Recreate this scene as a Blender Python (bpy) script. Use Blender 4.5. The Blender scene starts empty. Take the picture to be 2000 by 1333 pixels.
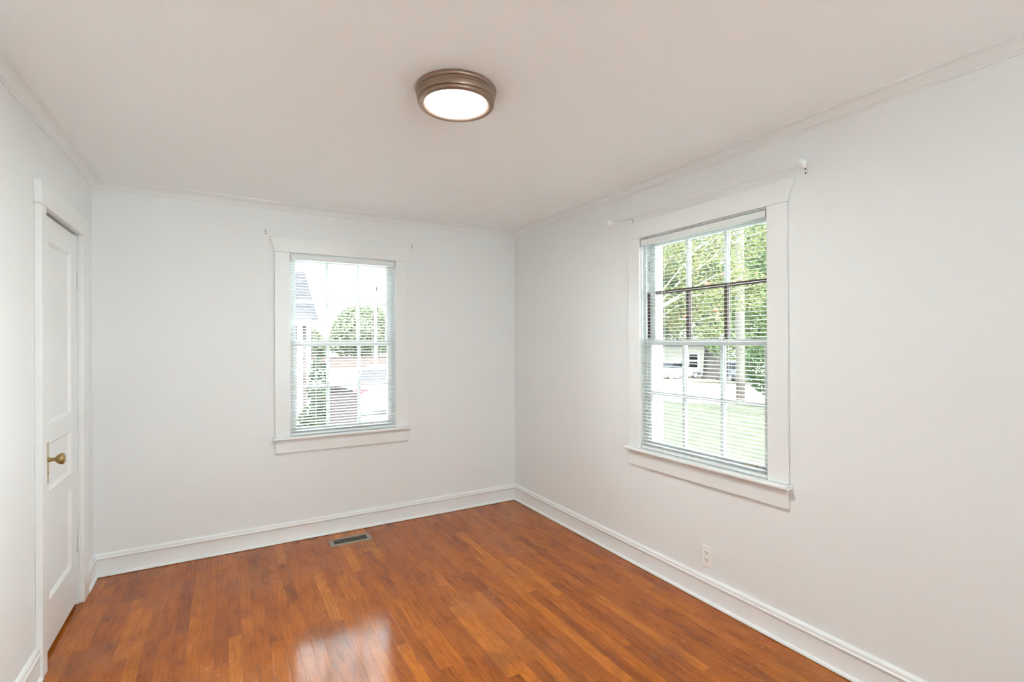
import bpy, math, random
from mathutils import Matrix, Vector

S = bpy.context.scene
COL = S.collection

# ------------------------------------------------------------------ camera
cam = bpy.data.cameras.new("camera")
cam.sensor_width = 36.0
cam.lens = 974.146 / 2000.0 * 36.0
cam.clip_start = 0.05
cam.clip_end = 300
co = bpy.data.objects.new("camera", cam)
COL.objects.link(co)
cr = (0.865621, -0.500681, -0.004360)
cu = (0.002780, -0.003902, 0.999989)
cf = (0.500692, 0.865623, 0.001985)
co.matrix_world = Matrix(((cr[0], cu[0], -cf[0], -2.30407),
                          (cr[1], cu[1], -cf[1], -3.93621),
                          (cr[2], cu[2], -cf[2], 1.43490),
                          (0, 0, 0, 1)))
S.camera = co

# ------------------------------------------------------------------ sky, light, exposure
SKY = 8.2
SUN = 50.0
LAMP = 126.0
w = bpy.data.worlds.new("overcast_sky")
S.world = w
w.use_nodes = True
bg = w.node_tree.nodes["Background"]
bg.inputs[0].default_value = (0.92, 1.03, 1.08, 1)
bg.inputs[1].default_value = SKY

sl = bpy.data.lights.new("sun", 'SUN')          # high hazy sun from behind the viewer, outside only
sl.energy = SUN
sl.angle = math.radians(6)
sl.color = (0.97, 1.01, 1.03)
so = bpy.data.objects.new("sun", sl)
COL.objects.link(so)
so.rotation_euler = (math.radians(30), 0, math.radians(-12))   # shines towards +y, down

S.view_settings.view_transform = 'Standard'
S.view_settings.look = 'None'
S.view_settings.gamma = 1.0
S.view_settings.use_curve_mapping = False
S.view_settings.exposure = 0.53
try:
    S.cycles.use_denoising = True
    S.cycles.denoiser = 'OPENIMAGEDENOISE'
    S.cycles.denoising_input_passes = 'RGB_ALBEDO_NORMAL'
    S.cycles.max_bounces = 14
    S.cycles.diffuse_bounces = 7
    S.cycles.use_adaptive_sampling = True
    S.cycles.adaptive_threshold = 0.03
    S.cycles.glossy_bounces = 4
    S.cycles.transmission_bounces = 6
    S.cycles.transparent_max_bounces = 12
    S.cycles.sample_clamp_indirect = 6.0
    S.cycles.caustics_reflective = False
    S.cycles.caustics_refractive = False
except Exception:
    pass

# ------------------------------------------------------------------ room dimensions (metres)
W, H = 3.0, 2.44            # back wall x -W..0 (y = 0), right wall x = 0, floor z = 0
REAR = -6.60
WT = 0.17                   # wall thickness

# ------------------------------------------------------------------ materials
def mat(name, col, rough=0.5, metal=0.0, spec=0.5, emit=None, estr=0.0):
    m = bpy.data.materials.new(name)
    m.use_nodes = True
    b = m.node_tree.nodes["Principled BSDF"]
    b.inputs["Base Color"].default_value = (*col, 1)
    b.inputs["Roughness"].default_value = rough
    b.inputs["Metallic"].default_value = metal
    b.inputs["Specular IOR Level"].default_value = spec
    if emit:
        b.inputs["Emission Color"].default_value = (*emit, 1)
        b.inputs["Emission Strength"].default_value = estr
    return m


class NT:
    """small helper for wiring nodes"""
    def __init__(self, m):
        self.t = m.node_tree
        self.b = self.t.nodes["Principled BSDF"]

    def n(self, kind, **kw):
        x = self.t.nodes.new(kind)
        for k, v in kw.items():
            setattr(x, k, v)
        return x

    def l(self, a, b):
        self.t.links.new(a, b)

    def math(self, op, a, b=None, c=None):
        x = self.n("ShaderNodeMath", operation=op)
        for i, v in enumerate((a, b, c)):
            if v is None:
                continue
            if isinstance(v, (int, float)):
                x.inputs[i].default_value = v
            else:
                self.l(v, x.inputs[i])
        return x.outputs[0]

    def ramp(self, fac, stops, interp='LINEAR'):
        x = self.n("ShaderNodeValToRGB")
        x.color_ramp.interpolation = interp
        e = x.color_ramp.elements
        while len(e) < len(stops):
            e.new(0.5)
        for i, (p, c) in enumerate(stops):
            e[i].position = p
            e[i].color = (*c, 1)
        self.l(fac, x.inputs[0])
        return x.outputs[0]

    def mix(self, fac, a, b, mode='MIX'):
        x = self.n("ShaderNodeMix", data_type='RGBA', blend_type=mode)
        for sock, v in ((x.inputs[0], fac), (x.inputs[6], a), (x.inputs[7], b)):
            if isinstance(v, (int, float)):
                sock.default_value = v
            elif isinstance(v, tuple):
                sock.default_value = (*v, 1)
            else:
                self.l(v, sock)
        return x.outputs[2]

    def noise(self, vec, scale, detail=3, rough=0.5, dist=0.0):
        x = self.n("ShaderNodeTexNoise")
        x.inputs["Scale"].default_value = scale
        x.inputs["Detail"].default_value = detail
        x.inputs["Roughness"].default_value = rough
        x.inputs["Distortion"].default_value = dist
        self.l(vec, x.inputs["Vector"])
        return x.outputs[0]

    def coords(self):
        return self.n("ShaderNodeTexCoord").outputs["Object"]

    def xyz(self, vec):
        x = self.n("ShaderNodeSeparateXYZ")
        self.l(vec, x.inputs[0])
        return x.outputs

    def vec(self, x, y, z=0.0):
        c = self.n("ShaderNodeCombineXYZ")
        for i, v in enumerate((x, y, z)):
            if isinstance(v, (int, float)):
                c.inputs[i].default_value = v
            else:
                self.l(v, c.inputs[i])
        return c.outputs[0]

    def bump(self, h, strength, dist):
        x = self.n("ShaderNodeBump")
        x.inputs["Strength"].default_value = strength
        x.inputs["Distance"].default_value = dist
        self.l(h, x.inputs["Height"])
        self.l(x.outputs[0], self.b.inputs["Normal"])


def paint(name, col, rough, bump=0.05, scale=220):
    m = mat(name, col, rough)
    t = NT(m)
    c = t.coords()
    n1 = t.noise(c, 1.3, 2)
    t.l(t.mix(n1, tuple(x * 0.985 for x in col), tuple(min(1, x * 1.012) for x in col)), t.b.inputs["Base Color"])
    t.bump(t.noise(c, scale, 2), bump, 0.002)
    return m


M = {}
M['wall'] = paint("warm_white_wall_paint", (0.800, 0.822, 0.822), 0.6)
M['ceiling'] = paint("flat_ceiling_paint", (0.930, 0.965, 0.972), 0.8)
M['trim'] = paint("white_trim_gloss_paint", (0.805, 0.825, 0.820), 0.32, 0.03, 60)
M['sash'] = paint("white_sash_paint", (0.79, 0.81, 0.805), 0.35, 0.03, 60)
M['vinyl'] = mat("white_blind_aluminium", (0.74, 0.775, 0.765), 0.4)
M['cord'] = mat("white_cord", (0.84, 0.84, 0.80), 0.7)
M['tassel'] = mat("grey_plastic_tassel", (0.35, 0.35, 0.34), 0.4)
M['dark'] = mat("dark_gap", (0.006, 0.005, 0.005), 0.9, spec=0.1)
M['bare_wood'] = mat("old_brown_sash_paint", (0.085, 0.05, 0.042), 0.55)
M['bronze'] = mat("oil_rubbed_bronze", (0.27, 0.185, 0.135), 0.38, 0.65)
M['lamp_glass'] = mat("lit_opal_diffuser", (0.9, 0.88, 0.84), 0.4, emit=(0.95, 1.02, 1.0), estr=LAMP)
M['brass'] = mat("aged_brass", (0.42, 0.29, 0.12), 0.3, 1.0)
M['pale_brass'] = mat("worn_pale_brass_plate", (0.66, 0.57, 0.40), 0.42, 0.55)
M['steel'] = mat("screw_steel", (0.22, 0.21, 0.20), 0.4, 0.8)
M['plastic'] = mat("white_outlet_plastic", (0.85, 0.85, 0.83), 0.35)
M['register'] = mat("tan_metal_register", (0.34, 0.295, 0.24), 0.45, 0.35)
M['rubber'] = mat("tyre_rubber", (0.03, 0.03, 0.03), 0.8)
M['chrome'] = mat("wheel_alloy", (0.6, 0.6, 0.62), 0.3, 0.8)
M['car_glass'] = mat("tinted_car_glass", (0.004, 0.0045, 0.006), 0.35, spec=0.08)
M['tail'] = mat("red_tail_lamp", (0.09, 0.008, 0.014), 0.4)
M['bark'] = mat("dark_bark", (0.060, 0.050, 0.042), 0.9)
M['pale_bark'] = mat("pale_bark", (0.20, 0.185, 0.16), 0.9)
M['post_white'] = mat("white_post_paint", (0.88, 0.88, 0.86), 0.6)


def glass_mat():
    m = bpy.data.materials.new("clear_window_glass")
    m.use_nodes = True
    t = m.node_tree
    t.nodes.clear()
    o = t.nodes.new("ShaderNodeOutputMaterial")
    mx = t.nodes.new("ShaderNodeMixShader")
    tr = t.nodes.new("ShaderNodeBsdfTransparent")
    tr.inputs[0].default_value = (0.97, 0.985, 0.98, 1)
    gl = t.nodes.new("ShaderNodeBsdfGlossy")
    gl.inputs["Roughness"].default_value = 0.02
    lw = t.nodes.new("ShaderNodeFresnel")
    lw.inputs[0].default_value = 1.3
    t.links.new(lw.outputs[0], mx.inputs[0])
    t.links.new(tr.outputs[0], mx.inputs[1])
    t.links.new(gl.outputs[0], mx.inputs[2])
    t.links.new(mx.outputs[0], o.inputs[0])
    return m


M['glass'] = glass_mat()


def floor_mat():
    m = mat("red_oak_strip_floor", (0.4, 0.15, 0.04), 0.3)
    t = NT(m)
    c = t.coords()
    x, y, z = t.xyz(c)
    bw = 0.0572
    u = t.math('DIVIDE', x, bw)
    i = t.math('FLOOR', u)
    wn = t.n("ShaderNodeTexWhiteNoise", noise_dimensions='1D')
    t.l(i, wn.inputs["W"])
    off = wn.outputs[0]
    ln = t.math('MULTIPLY_ADD', t.math('FRACT', t.math('MULTIPLY', off, 7.31)), 0.5, 0.55)
    v = t.math('DIVIDE', t.math('MULTIPLY_ADD', off, 3.7, y), ln)
    j = t.math('FLOOR', v)
    wn2 = t.n("ShaderNodeTexWhiteNoise", noise_dimensions='2D')
    t.l(t.vec(i, j), wn2.inputs["Vector"])
    rnd = wn2.outputs[0]
    rnd2 = t.math('FRACT', t.math('MULTIPLY', rnd, 17.13))
    base = t.ramp(rnd, [(0.0, (0.290, 0.075, 0.011)), (0.15, (0.355, 0.092, 0.011)), (0.55, (0.400, 0.107, 0.011)),
                        (0.88, (0.460, 0.131, 0.013)), (1.0, (0.52, 0.160, 0.016))])
    # grain: stretched along the board, shifted per board
    gx = t.math('MULTIPLY_ADD', rnd, 40.0, x)
    gy = t.math('MULTIPLY_ADD', rnd2, 9.0, y)
    fine = t.noise(t.vec(gx, t.math('MULTIPLY', gy, 0.05), 0.0), 150, 5, 0.7, 0.4)
    fld = t.noise(t.vec(gx, t.math('MULTIPLY', gy, 0.075), 4.0), 15, 1.5, 0.45, 0.3)
    ring = t.math('FRACT', t.math('MULTIPLY', fld, 9.0))
    pores = t.noise(t.vec(gx, t.math('MULTIPLY', gy, 0.12), 9.0), 420, 2, 0.5)
    mott = t.noise(t.vec(gx, t.math('MULTIPLY', gy, 0.35), 2.0), 14, 4, 0.65)
    g1 = t.ramp(fine, [(0.30, (0.72, 0.68, 0.64)), (0.52, (1.0, 1.0, 1.0)), (0.75, (1.08, 1.09, 1.08))])
    g2 = t.ramp(ring, [(0.0, (0.66, 0.61, 0.56)), (0.16, (0.86, 0.84, 0.82)), (0.42, (1.02, 1.02, 1.02)), (0.85, (1.06, 1.07, 1.06)), (1.0, (0.80, 0.77, 0.74))])
    g3 = t.ramp(mott, [(0.30, (0.64, 0.62, 0.62)), (0.50, (1.0, 0.98, 0.98)), (0.70, (1.16, 1.18, 1.20))])
    g4 = t.ramp(pores, [(0.34, (0.70, 0.66, 0.62)), (0.46, (1.0, 1.0, 1.0))])
    colr = t.mix(0.9, base, g1, 'MULTIPLY')
    colr = t.mix(t.math('MULTIPLY_ADD', rnd2, 0.45, 0.35), colr, g2, 'MULTIPLY')
    colr = t.mix(0.85, colr, g3, 'MULTIPLY')
    colr = t.mix(0.35, colr, g4, 'MULTIPLY')
    # broad wear: pale scuffed zones and old dark stains
    wear = t.noise(c, 1.1, 4, 0.6)
    colr = t.mix(t.math('MULTIPLY', t.ramp(wear, [(0.50, (0, 0, 0)), (0.70, (1, 1, 1))]), 0.30), colr, (0.40, 0.20, 0.085))
    st = t.noise(t.vec(x, t.math('MULTIPLY', y, 0.55), 3.3), 3.1, 3, 0.55)
    colr = t.mix(t.math('MULTIPLY', t.ramp(st, [(0.60, (0, 0, 0)), (0.74, (1, 1, 1))]), 0.45), colr, (0.15, 0.055, 0.022))
    # short pale scuffs, only in worn zones
    msk = t.ramp(t.noise(c, 2.3, 3), [(0.50, (0, 0, 0)), (0.66, (1, 1, 1))])
    for k1, k2, off_ in ((0.9, 0.35, 1.7), (0.3, -0.8, 6.1)):
        ra = t.math('MULTIPLY_ADD', x, k1, t.math('MULTIPLY', y, k2))
        rb = t.math('MULTIPLY_ADD', y, k1, t.math('MULTIPLY', x, -k2))
        n_ = t.noise(t.vec(ra, t.math('MULTIPLY', rb, 0.22), off_), 120, 2, 0.5, 0.6)
        hit = t.ramp(n_, [(0.66, (0, 0, 0)), (0.72, (1, 1, 1))])
        colr = t.mix(t.math('MULTIPLY', t.math('MULTIPLY', hit, msk), 0.50), colr, (0.58, 0.38, 0.21))
    # tiny pale specks
    vo = t.n("ShaderNodeTexVoronoi", feature='F1')
    vo.inputs["Scale"].default_value = 9.0
    t.l(c, vo.inputs["Vector"])
    spk = t.math('LESS_THAN', vo.outputs["Distance"], 0.022)
    colr = t.mix(t.math('MULTIPLY', spk, 0.55), colr, (0.75, 0.62, 0.48))
    # seams between boards
    fu = t.math('FRACT', u)
    eu = t.math('MULTIPLY', t.math('MINIMUM', fu, t.math('SUBTRACT', 1.0, fu)), bw)
    fv = t.math('FRACT', v)
    ev = t.math('MULTIPLY', t.math('MINIMUM', fv, t.math('SUBTRACT', 1.0, fv)), ln)
    e = t.math('MINIMUM', eu, ev)
    seam = t.math('SUBTRACT', 1.0, t.math('MINIMUM', t.math('DIVIDE', e, 0.0011), 1.0))
    colr = t.mix(t.math('MULTIPLY', seam, 0.55), colr, (0.06, 0.022, 0.01))
    t.l(colr, t.b.inputs["Base Color"])
    rg = t.math('MULTIPLY_ADD', t.noise(c, 5.0, 4), 0.12, 0.055)
    rg = t.math('MULTIPLY_ADD', rnd2, 0.05, rg)
    t.l(rg, t.b.inputs["Roughness"])
    t.b.inputs["Specular IOR Level"].default_value = 0.27
    hgt = t.math('SUBTRACT', t.math('MULTIPLY_ADD', rnd2, 0.4, t.math('MULTIPLY', fine, 0.12)), seam)
    hgt = t.math('MULTIPLY_ADD', t.noise(c, 10, 2), 1.1, hgt)
    t.bump(hgt, 0.16, 0.0012)
    return m


M['floor'] = floor_mat()


def brick_mat(name, a, b, mortar, scale):
    m = mat(name, a, 0.9, spec=0.08)
    t = NT(m)
    x, y, z = t.xyz(t.coords())
    br = t.n("ShaderNodeTexBrick")
    br.inputs["Scale"].default_value = scale
    br.inputs["Color1"].default_value = (*a, 1)
    br.inputs["Color2"].default_value = (*b, 1)
    br.inputs["Mortar"].default_value = (*mortar, 1)
    br.inputs["Mortar Size"].default_value = 0.012
    t.l(t.vec(t.math('ADD', x, y), z), br.inputs["Vector"])
    t.l(br.outputs[0], t.b.inputs["Base Color"])
    return m


def course_mat(name, a, b, pitch, vary=0.0):
    """horizontal courses (siding, shingles)"""
    a, b = tuple(0.54 * q for q in a), tuple(0.54 * q for q in b)
    m = mat(name, a, 0.9, spec=0.08)
    t = NT(m)
    c = t.coords()
    x, y, z = t.xyz(c)
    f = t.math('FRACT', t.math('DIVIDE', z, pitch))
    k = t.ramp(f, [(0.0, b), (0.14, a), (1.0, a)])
    if vary:
        n = t.noise(t.vec(t.math('MULTIPLY', x, 3.0), t.math('MULTIPLY', y, 3.0), t.math('FLOOR', t.math('DIVIDE', z, pitch))), 2.5, 2)
        k = t.mix(vary, k, t.ramp(n, [(0.3, (0.5, 0.5, 0.5)), (0.7, (1.3, 1.3, 1.3))]), 'MULTIPLY')
    t.l(k, t.b.inputs["Base Color"])
    t.bump(f, 0.5, 0.02)
    return m


def ground_mat(name, cols, scale, bump=0.3):
    m = mat(name, cols[0], 0.95, spec=0.15)
    t = NT(m)
    c = t.coords()
    n = t.noise(c, scale, 6, 0.7)
    k = t.ramp(n, [(0.3, cols[0]), (0.5, cols[1]), (0.68, cols[2])])
    t.l(k, t.b.inputs["Base Color"])
    t.bump(t.noise(c, scale * 8, 3), bump, 0.03)
    return m


def leaf_mat(name, cols, trans=0.5):
    m = mat(name, cols[0], 0.6, spec=0.2)
    t = NT(m)
    g = t.n("ShaderNodeNewGeometry")
    stops = [(i / (len(cols) - 1), tuple(0.63 * q for q in c)) for i, c in enumerate(cols)]
    k = t.ramp(g.outputs["Random Per Island"], stops)
    t.l(k, t.b.inputs["Base Color"])
    td = t.n("ShaderNodeBsdfTranslucent")
    t.l(k, td.inputs[0])
    mx = t.n("ShaderNodeMixShader")
    mx.inputs[0].default_value = trans
    out = [n for n in t.t.nodes if n.type == 'OUTPUT_MATERIAL'][0]
    t.l(t.b.outputs[0], mx.inputs[1])
    t.l(td.outputs[0], mx.inputs[2])
    t.l(mx.outputs[0], out.inputs[0])
    return m


M['brick'] = brick_mat("red_brown_brick", (0.027, 0.0195, 0.0175), (0.036, 0.0265, 0.024), (0.052, 0.047, 0.044), 5.0)
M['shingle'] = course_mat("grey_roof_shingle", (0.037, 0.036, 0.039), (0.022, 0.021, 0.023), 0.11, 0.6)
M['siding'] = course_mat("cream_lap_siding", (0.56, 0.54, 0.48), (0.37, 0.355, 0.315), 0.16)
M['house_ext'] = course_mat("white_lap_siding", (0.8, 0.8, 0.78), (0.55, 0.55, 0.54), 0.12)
M['lawn'] = ground_mat("patchy_lawn", ((0.0140, 0.0170, 0.0088), (0.0190, 0.0212, 0.0115), (0.0275, 0.0255, 0.0172)), 2.6)
M['concrete'] = ground_mat("added_bounce_ground", ((0.74, 0.735, 0.72), (0.79, 0.785, 0.77), (0.83, 0.825, 0.81)), 0.7, 0.1)
M['yard'] = ground_mat("rough_yard", ((0.055, 0.058, 0.03), (0.075, 0.072, 0.045), (0.09, 0.082, 0.06)), 0.8)
M['pole'] = ground_mat("weathered_pole_wood", ((0.15, 0.13, 0.105), (0.20, 0.175, 0.145), (0.25, 0.22, 0.18)), 3.0)
def pole_mat():
    """weathered pale wood with shade at its foot put into the colour"""
    m = mat("weathered_pole_wood", (0.09, 0.085, 0.07), 0.95, spec=0.1)
    t = NT(m)
    c = t.coords()
    x, y, z = t.xyz(c)
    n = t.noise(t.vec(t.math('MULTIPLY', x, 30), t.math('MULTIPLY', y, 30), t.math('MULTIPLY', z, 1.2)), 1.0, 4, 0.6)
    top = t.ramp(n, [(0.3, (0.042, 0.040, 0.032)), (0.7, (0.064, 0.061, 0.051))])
    low = t.ramp(n, [(0.3, (0.018, 0.015, 0.011)), (0.7, (0.034, 0.029, 0.022))])  # shaded lower shaft, painted as a darker wood colour
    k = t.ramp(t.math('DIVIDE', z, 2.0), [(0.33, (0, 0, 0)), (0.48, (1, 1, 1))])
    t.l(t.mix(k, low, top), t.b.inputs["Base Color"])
    return m


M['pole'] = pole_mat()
M['bark'] = ground_mat("ridged_dark_bark", ((0.009, 0.008, 0.007), (0.018, 0.016, 0.014), (0.030, 0.027, 0.023)), 2.5)
M['leaf_dark'] = leaf_mat("deep_green_leaf", [(0.030, 0.047, 0.020), (0.042, 0.063, 0.027), (0.058, 0.080, 0.035)])
M['leaf_mid'] = leaf_mat("mid_green_leaf", [(0.050, 0.078, 0.030), (0.074, 0.106, 0.041), (0.105, 0.135, 0.056)])
M['leaf_soft'] = leaf_mat("grey_green_leaf", [(0.115, 0.138, 0.078), (0.138, 0.158, 0.094), (0.155, 0.172, 0.110)])
M['leaf_yellow'] = leaf_mat("yellow_green_leaf", [(0.090, 0.115, 0.040), (0.125, 0.145, 0.052), (0.165, 0.165, 0.060), (0.105, 0.130, 0.048), (0.145, 0.150, 0.060), (0.170, 0.110, 0.062)])
M['leaf_hedge'] = leaf_mat("hedge_leaf", [(0.018, 0.031, 0.014), (0.028, 0.046, 0.020), (0.046, 0.070, 0.031)])
M['leaf_shrub'] = leaf_mat("shrub_leaf", [(0.024, 0.046, 0.014), (0.042, 0.076, 0.024), (0.068, 0.108, 0.040)])
M['berry'] = mat("orange_red_berry", (0.30, 0.07, 0.035), 0.4)


# ------------------------------------------------------------------ mesh builder
class MB:
    def __init__(self):
        self.v, self.f = [], []

    def add(self, vs, fs):
        o = len(self.v)
        self.v += [tuple(p) for p in vs]
        self.f += [tuple(i + o for i in q) for q in fs]
        return self

    def box(self, x0, x1, y0, y1, z0, z1):
        x0, x1 = sorted((x0, x1)); y0, y1 = sorted((y0, y1)); z0, z1 = sorted((z0, z1))
        return self.add([(x0, y0, z0), (x1, y0, z0), (x1, y1, z0), (x0, y1, z0),
                         (x0, y0, z1), (x1, y0, z1), (x1, y1, z1), (x0, y1, z1)],
                        [(0, 3, 2, 1), (4, 5, 6, 7), (0, 1, 5, 4), (1, 2, 6, 5), (2, 3, 7, 6), (3, 0, 4, 7)])

    def loft(self, rings, cap=True, closed=True):
        n = len(rings[0])
        vs = [p for r in rings for p in r]
        fs = []
        for a in range(len(rings) - 1):
            for k in range(n if closed else n - 1):
                b = (k + 1) % n
                fs.append((a * n + k, a * n + b, (a + 1) * n + b, (a + 1) * n + k))
        if cap:
            fs.append(tuple(reversed(range(n))))
            fs.append(tuple(range((len(rings) - 1) * n, len(rings) * n)))
        return self.add(vs, fs)

    def prism(self, pts, axis, a, b):
        """extrude 2-D polygon pts along axis from a to b"""
        def mk(p, t):
            return {'x': (t, p[0], p[1]), 'y': (p[0], t, p[1]), 'z': (p[0], p[1], t)}[axis]
        return self.loft([[mk(p, a) for p in pts], [mk(p, b) for p in pts]])

    def lathe(self, prof, c, axis='z', n=48):
        """prof: list of (radius, distance along axis)"""
        rings = []
        for r, h in prof:
            ring = []
            for k in range(n):
                a = 2 * math.pi * k / n
                x, y = r * math.cos(a), r * math.sin(a)
                if axis == 'z':
                    ring.append((c[0] + x, c[1] + y, c[2] + h))
                elif axis == 'x':
                    ring.append((c[0] + h, c[1] + x, c[2] + y))
                else:
                    ring.append((c[0] + x, c[1] + h, c[2] + y))
            rings.append(ring)
        return self.loft(rings)

    def tube(self, pts, radii, n=8):
        rings = []
        P = [Vector(p) for p in pts]
        if isinstance(radii, (int, float)):
            radii = [radii] * len(P)
        for k, p in enumerate(P):
            d = (P[min(k + 1, len(P) - 1)] - P[max(k - 1, 0)]).normalized()
            a = Vector((0, 0, 1)) if abs(d.z) < 0.9 else Vector((1, 0, 0))
            u = d.cross(a).normalized()
            v = d.cross(u).normalized()
            rings.append([tuple(p + u * radii[k] * math.cos(2 * math.pi * q / n) + v * radii[k] * math.sin(2 * math.pi * q / n)) for q in range(n)])
        return self.loft(rings)

    def ball(self, c, r, n=20, m=12):
        prof = [(max(1e-4, r * math.sin(math.pi * k / m)), -r * math.cos(math.pi * k / m)) for k in range(m + 1)]
        return self.lathe(prof, c, 'z', n)

    def build(self, name, material, parent=None, bevel=0.0, smooth=False, local=False, segs=2):
        me = bpy.data.meshes.new(name)
        o = bpy.data.objects.new(name, me)
        COL.objects.link(o)
        off = Vector((0, 0, 0))
        if parent is not None:
            o.parent = parent
            q = parent
            while q is not None:
                off += Vector(q.location)
                q = q.parent
        if local:
            off = Vector((0, 0, 0))
        me.from_pydata([tuple(Vector(p) - off) for p in self.v], [], self.f)
        me.materials.append(M[material] if isinstance(material, str) else material)
        me.validate()
        import bmesh
        bm = bmesh.new()
        bm.from_mesh(me)
        if len(bm.faces) < 4000:
            bmesh.ops.recalc_face_normals(bm, faces=bm.faces)
        bm.to_mesh(me)
        bm.free()
        if smooth:
            for pl in me.polygons:
                pl.use_smooth = True
            md = o.modifiers.new("edges", 'EDGE_SPLIT')
            md.split_angle = math.radians(38)
        if bevel:
            md = o.modifiers.new("bevel", 'BEVEL')
            md.width = bevel
            md.segments = segs
            md.limit_method = 'ANGLE'
            md.angle_limit = math.radians(40)
        me.update()
        return o


def tag(o, label, cat, group=None, kind=None):
    o['label'] = label
    o['category'] = cat
    if group:
        o['group'] = group
    if kind:
        o['kind'] = kind
    return o


def root(name, loc, label, cat, group=None, kind=None, rz=0.0):
    o = bpy.data.objects.new(name, None)
    o.empty_display_size = 0.05
    COL.objects.link(o)
    o.location = loc
    o.rotation_euler = (0, 0, rz)
    return tag(o, label, cat, group, kind)


# ------------------------------------------------------------------ shell of the room
MB().box(-W - WT, WT, REAR - WT, WT, -0.08, 0.0).build('floor', 'floor')
tag(bpy.data.objects['floor'], 'glossy orange-brown oak strip floor with worn scuffed boards', 'floor', kind='structure')
MB().box(-W - WT, WT, REAR - WT, WT, H, H + 0.08).build('ceiling', 'ceiling')
tag(bpy.data.objects['ceiling'], 'plain off-white ceiling around the round bronze light', 'ceiling', kind='structure')

# openings: (low, high) along the wall, sill z, head z
W1 = (-1.888, -1.112, 0.735, 2.09)
W2 = (-2.456, -1.600, 0.735, 2.09)
W3 = (-2.30, -0.70, 0.735, 2.09)      # rear wall, behind the camera; opening added for fill daylight
DR = (-1.020, -0.345, 0.0, 2.045)


def wall(name, axis, lo, hi, p0, p1, opening, label):
    m = MB()
    a, b, z0, z1 = opening
    for (s, e, q0, q1) in ((lo, a, 0, H), (b, hi, 0, H), (a, b, 0, z0), (a, b, z1, H)):
        if q1 - q0 < 1e-4:
            continue
        if axis == 'x':
            m.box(s, e, p0, p1, q0, q1)
        else:
            m.box(p0, p1, s, e, q0, q1)
    o = m.build(name, 'wall')
    return tag(o, label, 'wall', kind='structure')


wall('wall_back', 'x', -W - WT, WT, 0.0, WT, W1, 'white far wall with the narrower blind-covered window')
wall('wall_right', 'y', REAR - WT, 0.0, 0.0, WT, W2, 'white long wall with the wider window, curtain rod and outlet')
wall('wall_left', 'y', REAR - WT, 0.0, -W - WT, -W, DR, 'white side wall holding the panelled door')
wall('wall_rear', 'x', -W, 0.0, REAR - WT, REAR, W3, 'white wall behind the viewer with an added daylight window')

# closet behind the door, so no daylight leaks under it
m = MB()
m.box(-W - 0.80, -W - WT, DR[0] - 0.14, DR[0] - 0.10, -0.08, 2.2)
m.box(-W - 0.80, -W - WT, DR[1] + 0.10, DR[1] + 0.14, -0.08, 2.2)
m.box(-W - 0.84, -W - 0.80, DR[0] - 0.14, DR[1] + 0.14, -0.08, 2.2)
m.box(-W - 0.84, -W - WT, DR[0] - 0.14, DR[1] + 0.14, 2.2, 2.24)
m.box(-W - 0.84, -W - WT, DR[0] - 0.14, DR[1] + 0.14, -0.12, -0.08)
tag(m.build('wall_closet', 'wall'), 'closet walls behind the panelled door', 'wall', kind='structure')


def run(mb, prof, axis, plane, inward, s, e, ms, me):
    """sweep profile [(d, z)] along a wall; d is measured into the room. ms/me: mitre factor at the ends"""
    def mk(t, d, z):
        return (t, plane + inward * d, z) if axis == 'x' else (plane + inward * d, t, z)
    mb.loft([[mk(s + ms * d, d, z) for d, z in prof], [mk(e + me * d, d, z) for d, z in prof]])


CROWN = [(0, H - 0.052), (0.004, H - 0.052), (0.0075, H - 0.048), (0.0075, H - 0.044), (0.0055, H - 0.0435), (0.0055, H - 0.041),
         (0.0095, H - 0.0395), (0.0110, H - 0.036), (0.0140, H - 0.032), (0.020, H - 0.0255), (0.028, H - 0.0195),
         (0.036, H - 0.0150), (0.041, H - 0.0130), (0.041, H - 0.0105), (0.047, H - 0.0095), (0.052, H - 0.0065), (0.054, H), (0, H)]
BASE = [(0, 0.0035), (0.0285, 0.0035), (0.0285, 0.007), (0.026, 0.013), (0.021, 0.018), (0.0165, 0.0195), (0.0155, 0.021), (0.0155, 0.104),
        (0.0185, 0.1055), (0.0205, 0.1095), (0.0205, 0.1145), (0.0165, 0.118), (0.0145, 0.122), (0.0150, 0.128), (0.0135, 0.134),
        (0.0085, 0.139), (0.003, 0.1415), (0, 0.142)]


def molding(name, prof, axis, plane, inward, s, e, ms, me, label, cat):
    mb = MB()
    run(mb, prof, axis, plane, inward, s, e, ms, me)
    return tag(mb.build(name, 'trim', smooth=True), label, cat, kind='structure')


molding('trim_1', CROWN, 'x', 0, -1, -W, 0, 1, -1, 'white crown molding along the top of the far wall', 'crown molding')
molding('trim_2', CROWN, 'y', 0, -1, REAR, 0, 1, -1, 'white crown molding along the top of the long window wall', 'crown molding')
molding('trim_3', CROWN, 'y', -W, 1, REAR, 0, 1, -1, 'white crown molding above the door wall', 'crown molding')
molding('baseboard_back', BASE, 'x', 0, -1, -W, 0, 1, -1, 'white baseboard under the far wall behind the floor vent', 'baseboard')
molding('baseboard_right', BASE, 'y', 0, -1, REAR, 0, 1, -1, 'white baseboard under the wall outlet', 'baseboard')
molding('baseboard_left', BASE, 'y', -W, 1, REAR, -1.0875, 1, 0, 'white baseboard on the viewer side of the door', 'baseboard')
molding('baseboard_left', BASE, 'y', -W, 1, DR[1] + 0.106, 0, 0, -1, 'short white baseboard between door and room corner', 'baseboard')

# ------------------------------------------------------------------ windows
def win_space(axis, plane, outward):
    """returns a function mapping (along, depth outward, z) to world"""
    if axis == 'x':
        return lambda a, d, z: (a, plane + outward * d, z)
    return lambda a, d, z: (plane + outward * d, a, z)


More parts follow.
